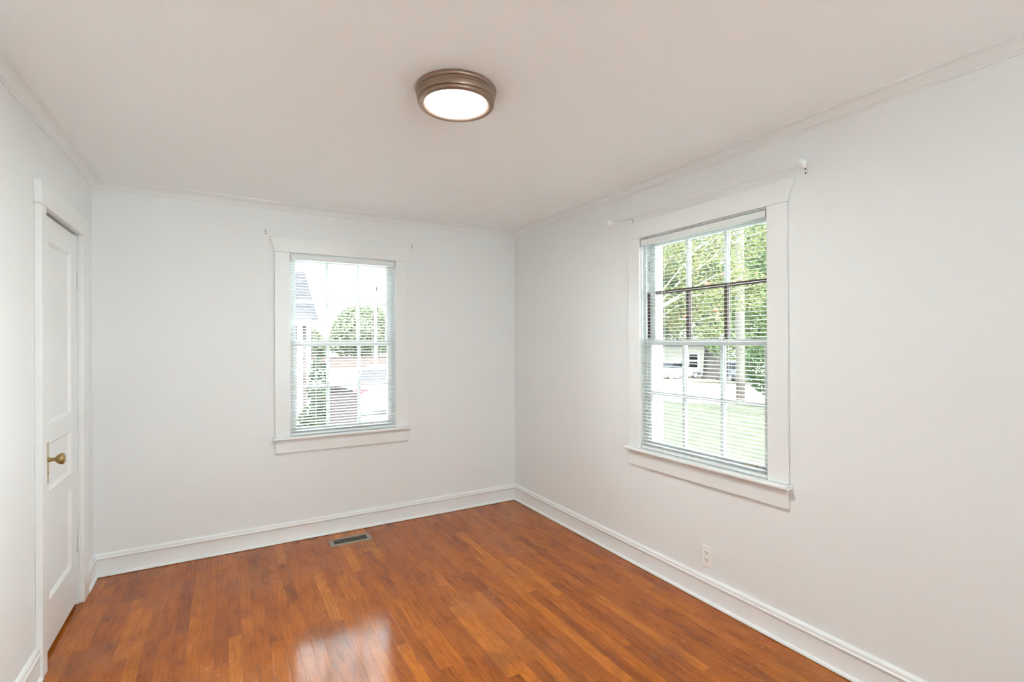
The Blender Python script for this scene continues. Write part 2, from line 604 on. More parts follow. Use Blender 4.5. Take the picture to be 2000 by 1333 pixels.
class WB(MB):
    def __init__(self, sp):
        super().__init__()
        self.sp = sp

    def wbox(self, a0, a1, d0, d1, z0, z1):
        p, q = self.sp(a0, d0, z0), self.sp(a1, d1, z1)
        return self.box(p[0], q[0], p[1], q[1], p[2], q[2])

    def wpoly(self, pts, d0, d1):
        return self.loft([[self.sp(a, d0, z) for a, z in pts], [self.sp(a, d1, z) for a, z in pts]])

    def wprof(self, pts, a0, a1):
        """profile in (d, z), swept along the wall"""
        return self.loft([[self.sp(a0, d, z) for d, z in pts], [self.sp(a1, d, z) for d, z in pts]])


def window(name, axis, plane, outward, op, label, head_half, old_paint, lift_at):
    a0, a1, _, zt = op
    sp = win_space(axis, plane, outward)
    c = (a0 + a1) / 2
    r = root(name, sp(c, 0, 0.757), label, 'window', kind='structure')
    # casing: two side boards and a head board flared to its top
    o = WB(sp)
    o.wbox(a0 - 0.100, a0, -0.017, 0.0, 0.757, zt)
    o.build('side_casing', 'trim', r, 0.003)
    o = WB(sp)
    o.wbox(a1, a1 + 0.100, -0.017, 0.0, 0.757, zt)
    o.build('side_casing', 'trim', r, 0.003)
    hb = (a1 - a0) / 2 + 0.104
    o = WB(sp)
    o.wpoly([(c - hb, zt), (c + hb, zt), (c + hb + 0.004, zt + 0.035), (c + head_half, zt + 0.075), (c + head_half + 0.004, zt + 0.106),
             (c - head_half - 0.004, zt + 0.106), (c - head_half, zt + 0.075), (c - hb - 0.004, zt + 0.035)], -0.019, 0.0)
    o.build('head_casing', 'trim', r, 0.003)
    # stool and apron
    o = WB(sp)
    o.wprof([(-0.048, 0.738), (-0.052, 0.7435), (-0.052, 0.7515), (-0.048, 0.757), (0.0, 0.757), (0.036, 0.757), (0.036, 0.735), (0.0, 0.735)],
            a0 + 0.001, a1 - 0.001)
    o.wprof([(-0.048, 0.738), (-0.052, 0.7435), (-0.052, 0.7515), (-0.048, 0.757), (0.0, 0.757), (0.0, 0.735)], a0 - 0.112, a0 + 0.001)
    o.wprof([(-0.048, 0.738), (-0.052, 0.7435), (-0.052, 0.7515), (-0.048, 0.757), (0.0, 0.757), (0.0, 0.735)], a1 - 0.001, a1 + 0.112)
    o.build('stool', 'trim', r, 0.0)
    o = WB(sp)
    o.wbox(a0 - 0.098, a1 + 0.098, -0.019, 0.0, 0.641, 0.735)
    o.build('apron', 'trim', r, 0.0035)
    # jamb lining, stops, outer sill
    o = WB(sp)
    o.wbox(a0, a0 + 0.006, 0.0, 0.185, 0.757, zt)
    o.wbox(a1 - 0.006, a1, 0.0, 0.185, 0.757, zt)
    o.wbox(a0 + 0.006, a1 - 0.006, 0.0, 0.185, zt - 0.006, zt)
    o.wbox(a0 + 0.006, a0 + 0.018, 0.024, 0.035, 0.757, zt - 0.006)
    o.wbox(a1 - 0.018, a1 - 0.006, 0.024, 0.035, 0.757, zt - 0.006)
    o.wbox(a0 + 0.006, a0 + 0.016, 0.109, 0.125, 0.757, zt - 0.006)
    o.wbox(a1 - 0.016, a1 - 0.006, 0.109, 0.125, 0.757, zt - 0.006)
    o.wprof([(0.036, 0.757), (0.036, 0.735), (0.23, 0.705), (0.23, 0.725)], a0, a1)
    o.build('jamb', 'sash', r)
    if old_paint:
        o = WB(sp)
        o.wbox(a1 - 0.0075, a1 - 0.006, 0.040, 0.070, 1.452, 1.745)
        b = o.build('bare_channel', 'bare_wood', r)
        b['label'] = 'dark brown unpainted sash channel'
        o = WB(sp)
        q = sp(a1 - 0.0075, 0.062, 1.915)
        for dz in (-0.022, 0.0, 0.022):
            p0 = sp(a1 - 0.0085, 0.058, 1.915 + dz - 0.006)
            p1 = sp(a1 - 0.006, 0.066, 1.915 + dz + 0.006)
            o.box(p0[0], p1[0], p0[1], p1[1], p0[2], p1[2])
        b = o.build('sash_catch', 'dark', r)
        b['label'] = 'small black catch on the jamb'

    def sash(nm, d0, d1, z0, z1, zb, ztp, brown=False):
        """frame between z0..z1 with the glass from zb to ztp, 3 x 2 panes"""
        e0, e1 = a0 + 0.008, a1 - 0.008
        g0, g1 = a0 + 0.048, a1 - 0.048
        zc = (zb + ztp) / 2
        o = WB(sp)
        o.wbox(e0, g0, d0, d1, z0, z1)
        o.wbox(g1, e1, d0, d1, z0, z1)
        o.wbox(g0, g1, d0, d1, z0, zb)
        o.wbox(g0, g1, d0, d1, ztp, z1)
        s = o.build(nm, 'sash', r, 0.002)
        dm = (d0 + d1) / 2
        g = WB(sp)
        g.wbox(g0 - 0.004, g1 + 0.004, dm - 0.0015, dm + 0.0015, zb - 0.004, ztp + 0.004)
        g.build('glass', 'glass', s)
        k = (g1 - g0 - 0.040) / 3
        def bar(o, b0, b1, zz0, zz1):
            o.wbox(b0, b1, d0 + 0.003, dm - 0.0016, zz0, zz1)
            o.wbox(b0, b1, dm + 0.0016, d1 - 0.003, zz0, zz1)
        ms, mbn = WB(sp), WB(sp)
        for q in (1, 2):
            b0 = g0 + q * k + (q - 1) * 0.020
            bar(mbn if brown else ms, b0, b0 + 0.020, zb, zc - 0.010)
            bar(ms, b0, b0 + 0.020, zc + 0.010, ztp)
        bar(mbn if brown else ms, g0, g1, zc - 0.010, zc + 0.010)
        mm = ms.build('muntins', 'sash', s, 0.0025)
        if brown:
            bb = mbn.build('lower_muntins', 'bare_wood', s, 0.0025)
            bb['label'] = 'dark brown unpainted muntin bars'
        return s

    up = sash('upper_sash', 0.073, 0.107, 1.412, zt - 0.006, 1.446, 2.040, old_paint)
    lo = sash('lower_sash', 0.037, 0.071, 0.757, 1.446, 0.808, 1.411)
    # pull on the lower rail
    if lift_at is not None:
        o = WB(sp)
        o.wbox(lift_at - 0.040, lift_at + 0.040, 0.032, 0.0375, 0.783, 0.801)
        o.wprof([(0.034, 0.798), (0.026, 0.799), (0.022, 0.794), (0.0235, 0.792), (0.028, 0.7955), (0.034, 0.794)], lift_at - 0.034, lift_at + 0.034)
        b = o.build('sash_lift', 'pale_brass', lo, 0.001)
        b['label'] = 'pale brass sash lift'
    return r


window('window_1', 'x', 0.0, 1, W1, 'narrower white six-over-six window on the far wall, seeing the brick house', 0.512, False, -1.255)
m = MB()
m.lathe([(0.0030, 0.0), (0.0030, 0.0012), (0.0012, 0.0020)], (-1.035, -0.030, 0.757), 'z', 10)
m.build('screw', 'steel', bpy.data.objects['window_1'])
window('window_2', 'y', 0.0, 1, W2, 'wider white six-over-six window beneath the curtain rod, seeing trees and lawn', 0.556, True, -2.335)
window('fill_window', 'x', REAR, -1, W3, 'bare white window added behind the viewer to let in fill daylight', 0.91, False, None)  # unseen window, added so daylight reaches the room from behind


# ------------------------------------------------------------------ mini blinds
def blind(name, axis, outward, op, ladders, tassels, label, tilt):
    a0, a1, _, zt = op
    a0 += 0.004
    a1 -= 0.004
    sp = win_space(axis, 0.0, outward)
    c = (a0 + a1) / 2
    r = root(name, sp(c, 0.005, 0.758), label, 'window blind', 'white mini blinds in the windows')
    dc = 0.006
    o = WB(sp)     # U shaped head rail
    o.wprof([(-0.010, zt - 0.048), (-0.0115, zt - 0.046), (-0.0115, zt - 0.015), (-0.0095, zt - 0.014), (-0.0095, zt - 0.044),
             (0.0205, zt - 0.044), (0.0205, zt - 0.014), (0.0225, zt - 0.015), (0.0225, zt - 0.046), (0.021, zt - 0.048)], a0, a1)
    o.build('headrail', 'vinyl', r)
    for e0, e1 in ((a0 + 0.0005, a0 + 0.004), (a1 - 0.004, a1 - 0.0005)):
        o = WB(sp)
        o.wbox(e0, e1, -0.0125, 0.023, zt - 0.050, zt - 0.012)
        o.build('end_bracket', 'tassel', r)
    # slats
    pitch = 0.0213
    ct, st = math.cos(tilt), math.sin(tilt)

    def slat(o, z, tl=None):
        cc, ss = (ct, st) if tl is None else (math.cos(tl), math.sin(tl))
        top, bot = [], []
        for k in range(5):
            u = -0.0125 + 0.025 * k / 4
            h = 0.0016 * (1 - (u / 0.0125) ** 2)
            top.append((dc + u * cc - h * ss, z + u * ss + h * cc))
            bot.append((dc + u * cc - (h - 0.0005) * ss, z + u * ss + (h - 0.0005) * cc))
        o.wprof(top + bot[::-1], a0 + 0.003, a1 - 0.003)
    o = WB(sp)
    z = zt - 0.060
    while z > 0.800:
        slat(o, z)
        z -= pitch
    o.build('slats', 'vinyl', r)
    o = WB(sp)     # the slack slats lying on the bottom rail
    for k in range(4):
        slat(o, 0.7815 + 0.0042 * k, tilt * (0.2 + 0.25 * k))
    o.build('stacked_slats', 'vinyl', r)
    o = WB(sp)
    o.wprof([(dc - 0.0125, 0.7605), (dc - 0.0135, 0.763), (dc - 0.0125, 0.7765), (dc - 0.009, 0.779), (dc + 0.009, 0.779),
             (dc + 0.0125, 0.7765), (dc + 0.0135, 0.763), (dc + 0.0125, 0.7605)], a0 + 0.003, a1 - 0.003)
    br = o.build('bottom_rail', 'vinyl', r)
    for e0, e1 in ((a0 + 0.0015, a0 + 0.0035), (a1 - 0.0035, a1 - 0.0015)):
        o = WB(sp)
        p = [(dc + 0.0125 * math.cos(q * math.pi / 6), 0.770 + 0.0085 * math.sin(q * math.pi / 6)) for q in range(12)]
        o.wprof(p, e0, e1)
        o.build('end_cap', 'tassel', br)
    for la in ladders:
        o = WB(sp)
        for d in (dc - 0.0135, dc + 0.0135):
            p, q = sp(la, d, 0.770), sp(la, d, zt - 0.044)
            o.tube([p, q], 0.0006, 5)
        for da in (0.004,):
            p, q = sp(la + da, dc, 0.770), sp(la + da, dc, zt - 0.044)
            o.tube([p, q], 0.0007, 5)
        o.build('ladder_cord', 'cord', r)
        o = WB(sp)
        o.wbox(la - 0.006, la + 0.006, dc - 0.0145, dc - 0.0128, 0.7615, 0.7775)
        o.build('cord_clip', 'vinyl', br)
    for (ta, tz) in tassels:
        o = WB(sp)
        o.tube([sp(ta, -0.016, zt - 0.046), sp(ta, -0.016, tz + 0.02)], 0.0008, 6)
        cd = o.build('lift_cord', 'cord', r)
        o = WB(sp)
        ce = sp(ta, -0.016, tz)
        o.lathe([(0.0015, 0.022), (0.0035, 0.019), (0.0045, 0.008), (0.0065, -0.012), (0.0068, -0.017), (0.005, -0.018)], ce, 'z', 14)
        t = o.build('tassel', 'tassel', cd, smooth=True)
        t['label'] = 'grey plastic cord tassel'
    return r


blind('window_blind', 'x', 1, W1, (-1.712, -1.295), ((-1.262, 1.857), (-1.257, 1.700)),
      'white mini blind lowered with open slats in the narrower far-wall window', math.radians(13))
blind('window_blind', 'y', 1, W2, (-2.235, -1.775), (),
      'white mini blind lowered with open slats in the wider window under the curtain rod', math.radians(5))
# ------------------------------------------------------------------ door
dr = root('door_1', (-W, (DR[0] + DR[1]) / 2, 0), 'narrow white three-panel door with brass knob in the side wall', 'door', kind='structure')
CT = 0.025
m = MB()
m.box(-W, -W + CT, -1.0865, DR[0], 0, DR[3] - 0.008)
m.build('side_casing', 'trim', dr, 0.003)
m = MB()
m.box(-W, -W + CT, DR[1], DR[1] + 0.101, 0, DR[3] - 0.008)
m.build('side_casing', 'trim', dr, 0.003)
m = MB()
c = (-1.0865 + DR[1] + 0.101) / 2
hb = (DR[1] + 0.101 + 1.0865) / 2 + 0.003
m.loft([[(xx, yy, zz) for yy, zz in ((c - hb, 2.037), (c + hb, 2.037), (c + hb + 0.012, 2.135), (c - hb - 0.012, 2.135))] for xx in (-W, -W + CT + 0.002)])
m.build('head_casing', 'trim', dr, 0.003)
m = MB()
m.box(-W - WT, -W, DR[0] - 0.0, DR[0] + 0.004, 0, DR[3])
m.box(-W - WT, -W, DR[1] - 0.004, DR[1], 0, DR[3])
m.box(-W - WT, -W, DR[0] + 0.004, DR[1] - 0.004, DR[3] - 0.004, DR[3])
m.box(-W - 0.075, -W - 0.050, DR[0] + 0.004, DR[0] + 0.016, 0, DR[3] - 0.004)
m.box(-W - 0.075, -W - 0.050, DR[1] - 0.016, DR[1] - 0.004, 0, DR[3] - 0.004)
m.box(-W - 0.075, -W - 0.050, DR[0] + 0.016, DR[1] - 0.016, DR[3] - 0.016, DR[3] - 0.004)
m.build('jamb', 'trim', dr)
# slab: stiles, rails, recessed panels with sloped sticking
xf, xb = -W - 0.006, -W - 0.044
y0, y1 = DR[0] + 0.007, DR[1] - 0.007
zb, zt = 0.022, 2.026
sl, sr = y0 + 0.158, y1 - 0.113
panels = [(0.247, 0.662), (0.752, 0.972), (1.064, 1.914)]
m = MB()
m.box(xb, xf, y0, sl, zb, zt)
m.box(xb, xf, sr, y1, zb, zt)
zz = [zb] + [q for p in panels for q in p] + [zt]
for k in range(0, len(zz), 2):
    m.box(xb, xf, sl, sr, zz[k], zz[k + 1])
for p0, p1 in panels:
    xr = xf - 0.013
    m.box(xb + 0.008, xr, sl, sr, p0, p1)
    i = 0.014
    o4 = [(xf, sl, p0), (xf, sr, p0), (xf, sr, p1), (xf, sl, p1)]
    m4 = [(xf - 0.004, y, z) for y, z in ((sl + 0.004, p0 + 0.004), (sr - 0.004, p0 + 0.004), (sr - 0.004, p1 - 0.004), (sl + 0.004, p1 - 0.004))]
    n4 = [(xr, y, z) for y, z in ((sl + i, p0 + i), (sr - i, p0 + i), (sr - i, p1 - i), (sl + i, p1 - i))]
    m.loft([o4, m4, n4], cap=False)
slab = m.build('slab', 'trim', dr)
# knob, rose plate
ky, kz = -0.884, 0.902
m = MB()
m.box(xf, xf + 0.0025, ky - 0.017, ky + 0.017, 0.792, 0.982)
pl = m.build('escutcheon', 'pale_brass', slab, 0.0012)
pl['label'] = 'worn brass plate with a keyhole'
m = MB()
m.lathe([(0.0035, 0), (0.0035, 0.0006)], (xf + 0.0024, ky, 0.846), 'x', 14)
m.box(xf + 0.0024, xf + 0.003, ky - 0.0018, ky + 0.0018, 0.834, 0.846)
m.build('keyhole', 'dark', pl)
m = MB()
m.lathe([(0.011, 0.002), (0.011, 0.006), (0.0085, 0.009), (0.0080, 0.026), (0.0095, 0.0285), (0.016, 0.033), (0.0215, 0.039), (0.0250, 0.046),
         (0.0262, 0.051), (0.0255, 0.0555), (0.0225, 0.0595), (0.015, 0.0625), (0.006, 0.0635), (0.0005, 0.0637)], (xf, ky, kz), 'x', 36)
k = m.build('knob', 'brass', slab, smooth=True)
k['label'] = 'round aged brass knob'
for hz in (1.785, 0.338):
    m = MB()
    yh = DR[1] - 0.006
    hx = -W + 0.004
    for q in range(5):
        m.lathe([(0.0068, q * 0.018 + 0.0006), (0.0068, q * 0.018 + 0.0172)], (hx, yh, hz - 0.045), 'z', 14)
    m.lathe([(0.002, -0.007), (0.0045, -0.005), (0.0055, -0.001), (0.0055, 0.0)], (hx, yh, hz - 0.045), 'z', 12)
    m.lathe([(0.0055, 0.0), (0.0055, 0.001), (0.0045, 0.005), (0.002, 0.007)], (hx, yh, hz + 0.045), 'z', 12)
    m.box(-W - 0.006, -W - 0.0038, yh - 0.034, yh - 0.002, hz - 0.045, hz + 0.045)
    m.build('hinge', 'trim', dr)

# ------------------------------------------------------------------ ceiling light
LX, LY = -1.499, -2.108
cl = root('ceiling_light', (LX, LY, H), 'round bronze flush-mount ceiling light, lit, on the ceiling', 'ceiling light')
m = MB()
m.lathe([(0.150, 0.0), (0.1575, -0.0005), (0.1600, -0.004), (0.1600, -0.012), (0.1575, -0.0165), (0.1540, -0.018), (0.1540, -0.0205),
         (0.1565, -0.0225), (0.1565, -0.027), (0.1535, -0.030), (0.1530, -0.044), (0.1515, -0.0475), (0.1480, -0.049), (0.1480, -0.0515),
         (0.1500, -0.053), (0.1500, -0.058), (0.1470, -0.0625), (0.1420, -0.0645), (0.136, -0.0650), (0.126, -0.0625), (0.1215, -0.0600),
         (0.1195, -0.055), (0.1195, -0.03), (0.10, -0.028), (0.10, 0.0)], (LX, LY, H), 'z', 96)
m.build('housing', 'bronze', cl, smooth=True)
m = MB()
m.lathe([(0.1190, -0.0480), (0.1190, -0.0560), (0.110, -0.0600), (0.085, -0.0630), (0.05, -0.0650), (0.002, -0.0655)], (LX, LY, H), 'z', 64)
d = m.build('diffuser', 'lamp_glass', cl, smooth=True)
d['label'] = 'glowing opal glass diffuser'

# ------------------------------------------------------------------ curtain rod and brackets
RX = -0.070
ROD_Z = 2.224


def bracket(loc, axis, label, z, reach):
    """small screwed plate with an upturned hook; loc along the wall"""
    r = root('curtain_rod_bracket', (0, loc, z) if axis == 'y' else (loc, 0, z), label, 'curtain rod bracket', 'small white curtain rod brackets')
    sp = win_space(axis, 0.0, 1)
    o = WB(sp)
    o.wbox(loc - 0.009, loc + 0.009, -0.003, -0.0002, z - 0.030, z + 0.018)
    o.build('plate', 'trim', r, 0.001)
    o = WB(sp)
    if reach:
        n = 9
        path = [sp(loc, -0.003, z + 0.006), sp(loc, -0.03, z + 0.004), sp(loc, -reach + 0.012, z + 0.0)]
        path += [sp(loc, -reach + 0.0115 * math.cos(math.pi * q / n), z + 0.0115 - 0.0115 * math.sin(math.pi * q / n) - 0.0045) for q in range(n + 1)]
        o.tube(path, 0.0028, 8)
    else:
        o.tube([sp(loc, -0.003, z + 0.006), sp(loc, -0.018, z + 0.005), sp(loc, -0.022, z + 0.008), sp(loc, -0.023, z + 0.015)], 0.0028, 8)
    o.build('hook', 'trim', r, smooth=True)
    for dz in (-0.004 if reach else -0.006, -0.022):
        o = WB(sp)
        o.lathe([(0.0042, 0), (0.0042, -0.0012 * (1 if axis == 'x' else 1)), (0.002, -0.002)], sp(loc, -0.003, z + dz), 'y' if axis == 'x' else 'x', 12)
        o.build('screw', 'steel', r)
    return r


bracket(-1.530, 'y', 'small white bracket carrying the far end of the curtain rod', ROD_Z - 0.004, 0.070)
bracket(-2.640, 'y', 'small white bracket carrying the near end of the curtain rod', ROD_Z - 0.001, 0.070)
bracket(-2.044, 'x', 'empty white rod bracket above the far window, towards the door', 2.234, 0)
bracket(-0.968, 'x', 'empty white rod bracket above the far window, towards the room corner', 2.230, 0)

rd = root('curtain_rod', (RX, -2.02, ROD_Z), 'thin white curtain rod with ball ends above the wider window', 'curtain rod')
m = MB()
m.tube([(RX, -1.400, ROD_Z), (RX, -2.05, ROD_Z + 0.002), (RX, -2.640, ROD_Z + 0.004)], 0.0068, 14)
m.build('rod', 'trim', rd, smooth=True)
for yy, zz, sg in ((-1.385, ROD_Z, 1), (-2.660, ROD_Z + 0.004, -1)):
    m = MB()
    m.ball((RX, yy, zz), 0.0195, 22, 14)
    m.lathe([(0.0085, -sg * 0.030), (0.0085, -sg * 0.022), (0.011, -sg * 0.021), (0.011, -sg * 0.015)], (RX, yy, zz), 'y', 18)
    m.build('finial', 'trim', rd, smooth=True)

# ------------------------------------------------------------------ outlet
oy, oz = -2.0915, 0.250
ot = root('wall_outlet', (0, oy, oz), 'white double electrical outlet above the baseboard of the long wall', 'outlet')
m = MB()
m.box(-0.0055, -0.0003, oy - 0.035, oy + 0.035, oz - 0.057, oz + 0.057)
pt = m.build('cover_plate', 'plastic', ot, 0.003)
for dz in (0.0195, -0.0195):
    m = MB()
    pts = []
    for q in range(24):
        a = 2 * math.pi * q / 24
        pts.append((oy + max(-0.0165, min(0.0165, 0.0185 * math.cos(a))), oz + dz + max(-0.0138, min(0.0138, 0.0175 * math.sin(a)))))
    m.prism(pts, 'x', -0.0078, -0.0050)
    rc = m.build('receptacle', 'plastic', ot, 0.0005)
    for nm, b in (('slot', (oy + 0.0050, oy + 0.0078, oz + dz - 0.001, oz + dz + 0.0085)), ('slot', (oy - 0.0076, oy - 0.0052, oz + dz, oz + dz + 0.0075))):
        m = MB()
        m.box(-0.0081, -0.0074, *b)
        m.build(nm, 'dark', rc)
    m = MB()
    m.lathe([(0.0028, 0), (0.0028, -0.0007)], (-0.0075, oy, oz + dz - 0.0075), 'x', 12)
    m.build('ground_hole', 'dark', rc)
m = MB()
m.lathe([(0.0030, 0), (0.0030, -0.0012), (0.0015, -0.0018)], (-0.0055, oy, oz), 'x', 12)
m.build('screw', 'plastic', ot)

# ------------------------------------------------------------------ floor register
rx0, rx1, ry0, ry1 = -1.655, -1.363, -0.272, -0.138
rg = root('floor_register', ((rx0 + rx1) / 2, (ry0 + ry1) / 2, 0), 'tan metal floor vent with dark slots, by the far baseboard', 'floor vent')
m = MB()
sx0, sx1, sy0, sy1 = rx0 + 0.030, rx1 - 0.030, ry0 + 0.026, ry1 - 0.026
zt = 0.0055
outer = [(rx0, ry0), (rx1, ry0), (rx1, ry1), (rx0, ry1)]
mid = [(rx0 + 0.008, ry0 + 0.008), (rx1 - 0.008, ry0 + 0.008), (rx1 - 0.008, ry1 - 0.008), (rx0 + 0.008, ry1 - 0.008)]
inner = [(sx0, sy0), (sx1, sy0), (sx1, sy1), (sx0, sy1)]
m.loft([[(x, y, 0.0002) for x, y in outer], [(x, y, 0.0022) for x, y in outer], [(x, y, zt) for x, y in mid], [(x, y, zt) for x, y in inner],
        [(x, y, 0.001) for x, y in inner]], cap=False)
m.build('frame', 'register', rg)
m = MB()
m.box(sx0, sx1, sy0, sy1, 0.0003, 0.0010)
m.build('duct_opening', 'dark', rg)
m = MB()
ns = 19
for q in range(ns + 1):
    x = sx0 + (sx1 - sx0) * q / ns
    m.box(x - 0.0016, x + 0.0016, sy0, sy1, 0.0010, zt - 0.0016)
m.build('louvers', 'register', rg)

# ------------------------------------------------------------------ ground outside
EYE = Vector((-2.30, -3.94, 0))
NS = Vector((0.78, 0.6258, 0))
TS = Vector((-0.6258, 0.78, 0))


def ground_z(x, y):
    s = (Vector((x, y, 0)) - EYE).dot(NS)
    k = min(1.0, max(0.0, (x - 0.58 * y + 3.0) / 9.0))
    return -0.72 - (0.009 + 0.029 * k) * max(0.0, s - 17.7)


def ground(name, material, test, label, cat):
    st = 1.0
    vs, fs, idx = [], [], {}
    def vid(a, b):
        if (a, b) not in idx:
            p = EYE + NS * a + TS * b
            idx[(a, b)] = len(vs)
            vs.append((p.x, p.y, ground_z(p.x, p.y)))
        return idx[(a, b)]
    for a in range(-14, 100):
        for b in range(-70, 90):
            p = EYE + NS * (a + 0.5) + TS * (b + 0.5)
            if test(a + 0.5, p.x, p.y):
                fs.append((vid(a, b), vid(a + 1, b), vid(a + 1, b + 1), vid(a, b + 1)))
    m = MB()
    m.add(vs, fs)
    m = m.build(name, material)
    return tag(m, label, cat, kind='structure')


drive = lambda x, y: x < 0.58 * y and y > 0
ground('bounce_patio', 'concrete', lambda s, x, y: y < -6.8, 'pale ground added behind the room to bounce daylight in', 'bounce_patio')  # unseen pale ground, added to bounce daylight through the rear opening
ground('lawn', 'lawn', lambda s, x, y: s < 19 and y >= -6.8 and not drive(x, y), 'patchy green front lawn outside the wider window', 'lawn')
ground('street', 'concrete', lambda s, x, y: 19 <= s < 36 and y >= -6.8 and not drive(x, y), 'pale street beyond the lawn', 'street')
ground('yard', 'yard', lambda s, x, y: s >= 36 and y >= -6.8 and not drive(x, y), 'rough yard across the street under the big tree', 'yard')
ground('driveway', 'concrete', lambda s, x, y: drive(x, y), 'pale concrete parking area beside the brick house', 'driveway')

# roof of this house, its deep rear eave added to block direct sun
m = MB()
m.box(-W - WT - 0.5, WT + 0.35, REAR - WT - 1.05, WT + 0.35, H + 0.10, H + 0.22)
tag(m.build('roof_slab', 'shingle'), 'roof over the room with projecting eaves, the rear one added to block sun', 'roof', kind='structure')

# foundation of this house, seen only from outside
m = MB()
m.box(-W - WT, WT, REAR - WT, WT, -0.75, -0.13)
tag(m.build('wall_foundation', 'brick'), 'brick foundation under the room', 'foundation', kind='structure')

# ------------------------------------------------------------------ plants
def leaves(mb, rnd, blobs, n, size, shell=0.40):
    wts = [b[3] * b[4] * b[5] for b in blobs]
    for _ in range(n):
        cx, cy, cz, rx, ry, rz = rnd.choices(blobs, wts)[0]
        while True:
            p = Vector((rnd.uniform(-1, 1), rnd.uniform(-1, 1), rnd.uniform(-1, 1)))
            if 0.02 < p.length < 1:
                break
        p = p.normalized() * (p.length ** shell)
        q = Vector((cx + p.x * rx, cy + p.y * ry, cz + p.z * rz))
        a = Vector((rnd.gauss(0, 1), rnd.gauss(0, 1), rnd.gauss(0, 0.6))).normalized()
        b = a.cross(Vector((rnd.gauss(0, 1), rnd.gauss(0, 1), rnd.gauss(0, 1)))).normalized()
        nrm = a.cross(b)
        s = size * rnd.uniform(0.6, 1.3)
        mb.add([q - a * s * 0.5, q + b * s * 0.28 + nrm * s * 0.08, q + a * s * 0.5, q - b * s * 0.28 + nrm * s * 0.08], [(0, 1, 2, 3)])


def tree(label, base, trunk, branches, blobs, n, size, leafm, bark='bark', seed=1, name='tree', group=None, cat='tree', parts=('trunk', 'crown')):
    rnd = random.Random(seed)
    r = root(name, base, label, cat, group)
    m = MB()
    m.tube(trunk[0], trunk[1], 12)
    for pts, rad in branches:
        m.tube(pts, rad, 7)
    m.build(parts[0], bark, r, smooth=True)
    m = MB()
    leaves(m, rnd, blobs, n, size)
    return r, m.build(parts[1], leafm, r)


def gz(x, y):
    return ground_z(x, y)


# big shade tree across the street
bx, by = 33.3, 24.0
bz = gz(bx, by)
tree('big shade tree with a thick dark trunk across the street', (bx, by, bz),
     ([(bx, by, bz - 0.1), (bx, by, bz + 0.5), (bx + 0.05, by, bz + 2.6), (bx - 0.1, by + 0.1, bz + 4.6), (bx, by, bz + 7.5), (bx, by, bz + 11)], [0.95, 0.72, 0.62, 0.60, 0.42, 0.2]),
     [([(bx, by, bz + 4.0), (bx - 1.6, by + 1.4, bz + 5.6), (bx - 3.4, by + 3.0, bz + 7.4)], [0.34, 0.24, 0.1]),
      ([(bx, by, bz + 4.4), (bx + 1.5, by - 1.6, bz + 6.2), (bx + 3.0, by - 3.4, bz + 8.0)], [0.32, 0.22, 0.1])],
     [(bx - 3.2, by + 3.6, bz + 6.6, 3.2, 3.2, 2.4), (bx + 3.2, by - 3.6, bz + 6.8, 3.2, 3.2, 2.6), (bx, by, bz + 10.5, 5.0, 5.0, 3.4),
      (bx + 2.5, by + 2.0, bz + 7.5, 3.4, 3.4, 2.6), (bx - 2.4, by + 2.8, bz + 4.9, 1.8, 1.8, 1.2), (bx + 2.6, by - 2.8, bz + 5.0, 1.8, 1.8, 1.3), (bx - 5.5, by + 6.4, bz + 8.6, 3.0, 3.0, 2.8), (bx + 5.6, by - 6.4, bz + 8.8, 3.0, 3.0, 2.8)],
     26000, 0.32, 'leaf_mid', seed=3, name='shade_tree')

for i, (x, y, zc, rr, rz_, lm, n, sz, lab) in enumerate((
        (26.4, 14.2, 4.0, 3.3, 4.3, 'leaf_mid', 16000, 0.26, 'bushy green tree behind the utility pole, right of the shade tree'),
        (42.5, 41.5, 7.2, 3.9, 6.0, 'leaf_soft', 7000, 0.48, 'pale green tree beyond the white parked car'),
        (52.0, 25.5, 6.5, 6.5, 7.5, 'leaf_mid', 9000, 0.6, 'green tree far behind the dark parked car'),
        (55.0, 47.0, 7.2, 7.5, 8.5, 'leaf_soft', 8000, 0.62, 'tall soft green tree behind the cream house'))):
    b = gz(x, y)
    tree(lab, (x, y, b), ([(x, y, b - 0.1), (x, y, b + 1.5), (x + 0.1, y, zc)], [0.32, 0.24, 0.12]), [],
         [(x, y, zc, rr, rr, rz_), (x + rr * 0.5, y - rr * 0.4, zc - rz_ * 0.35, rr * 0.7, rr * 0.7, rz_ * 0.6),
          (x - rr * 0.5, y + rr * 0.4, zc - rz_ * 0.3, rr * 0.7, rr * 0.7, rz_ * 0.6), (x, y, zc + rz_ * 0.5, rr * 0.6, rr * 0.6, rz_ * 0.7)],
         n, sz, lm, seed=10 + i, name='background_tree', group='background trees across the street')

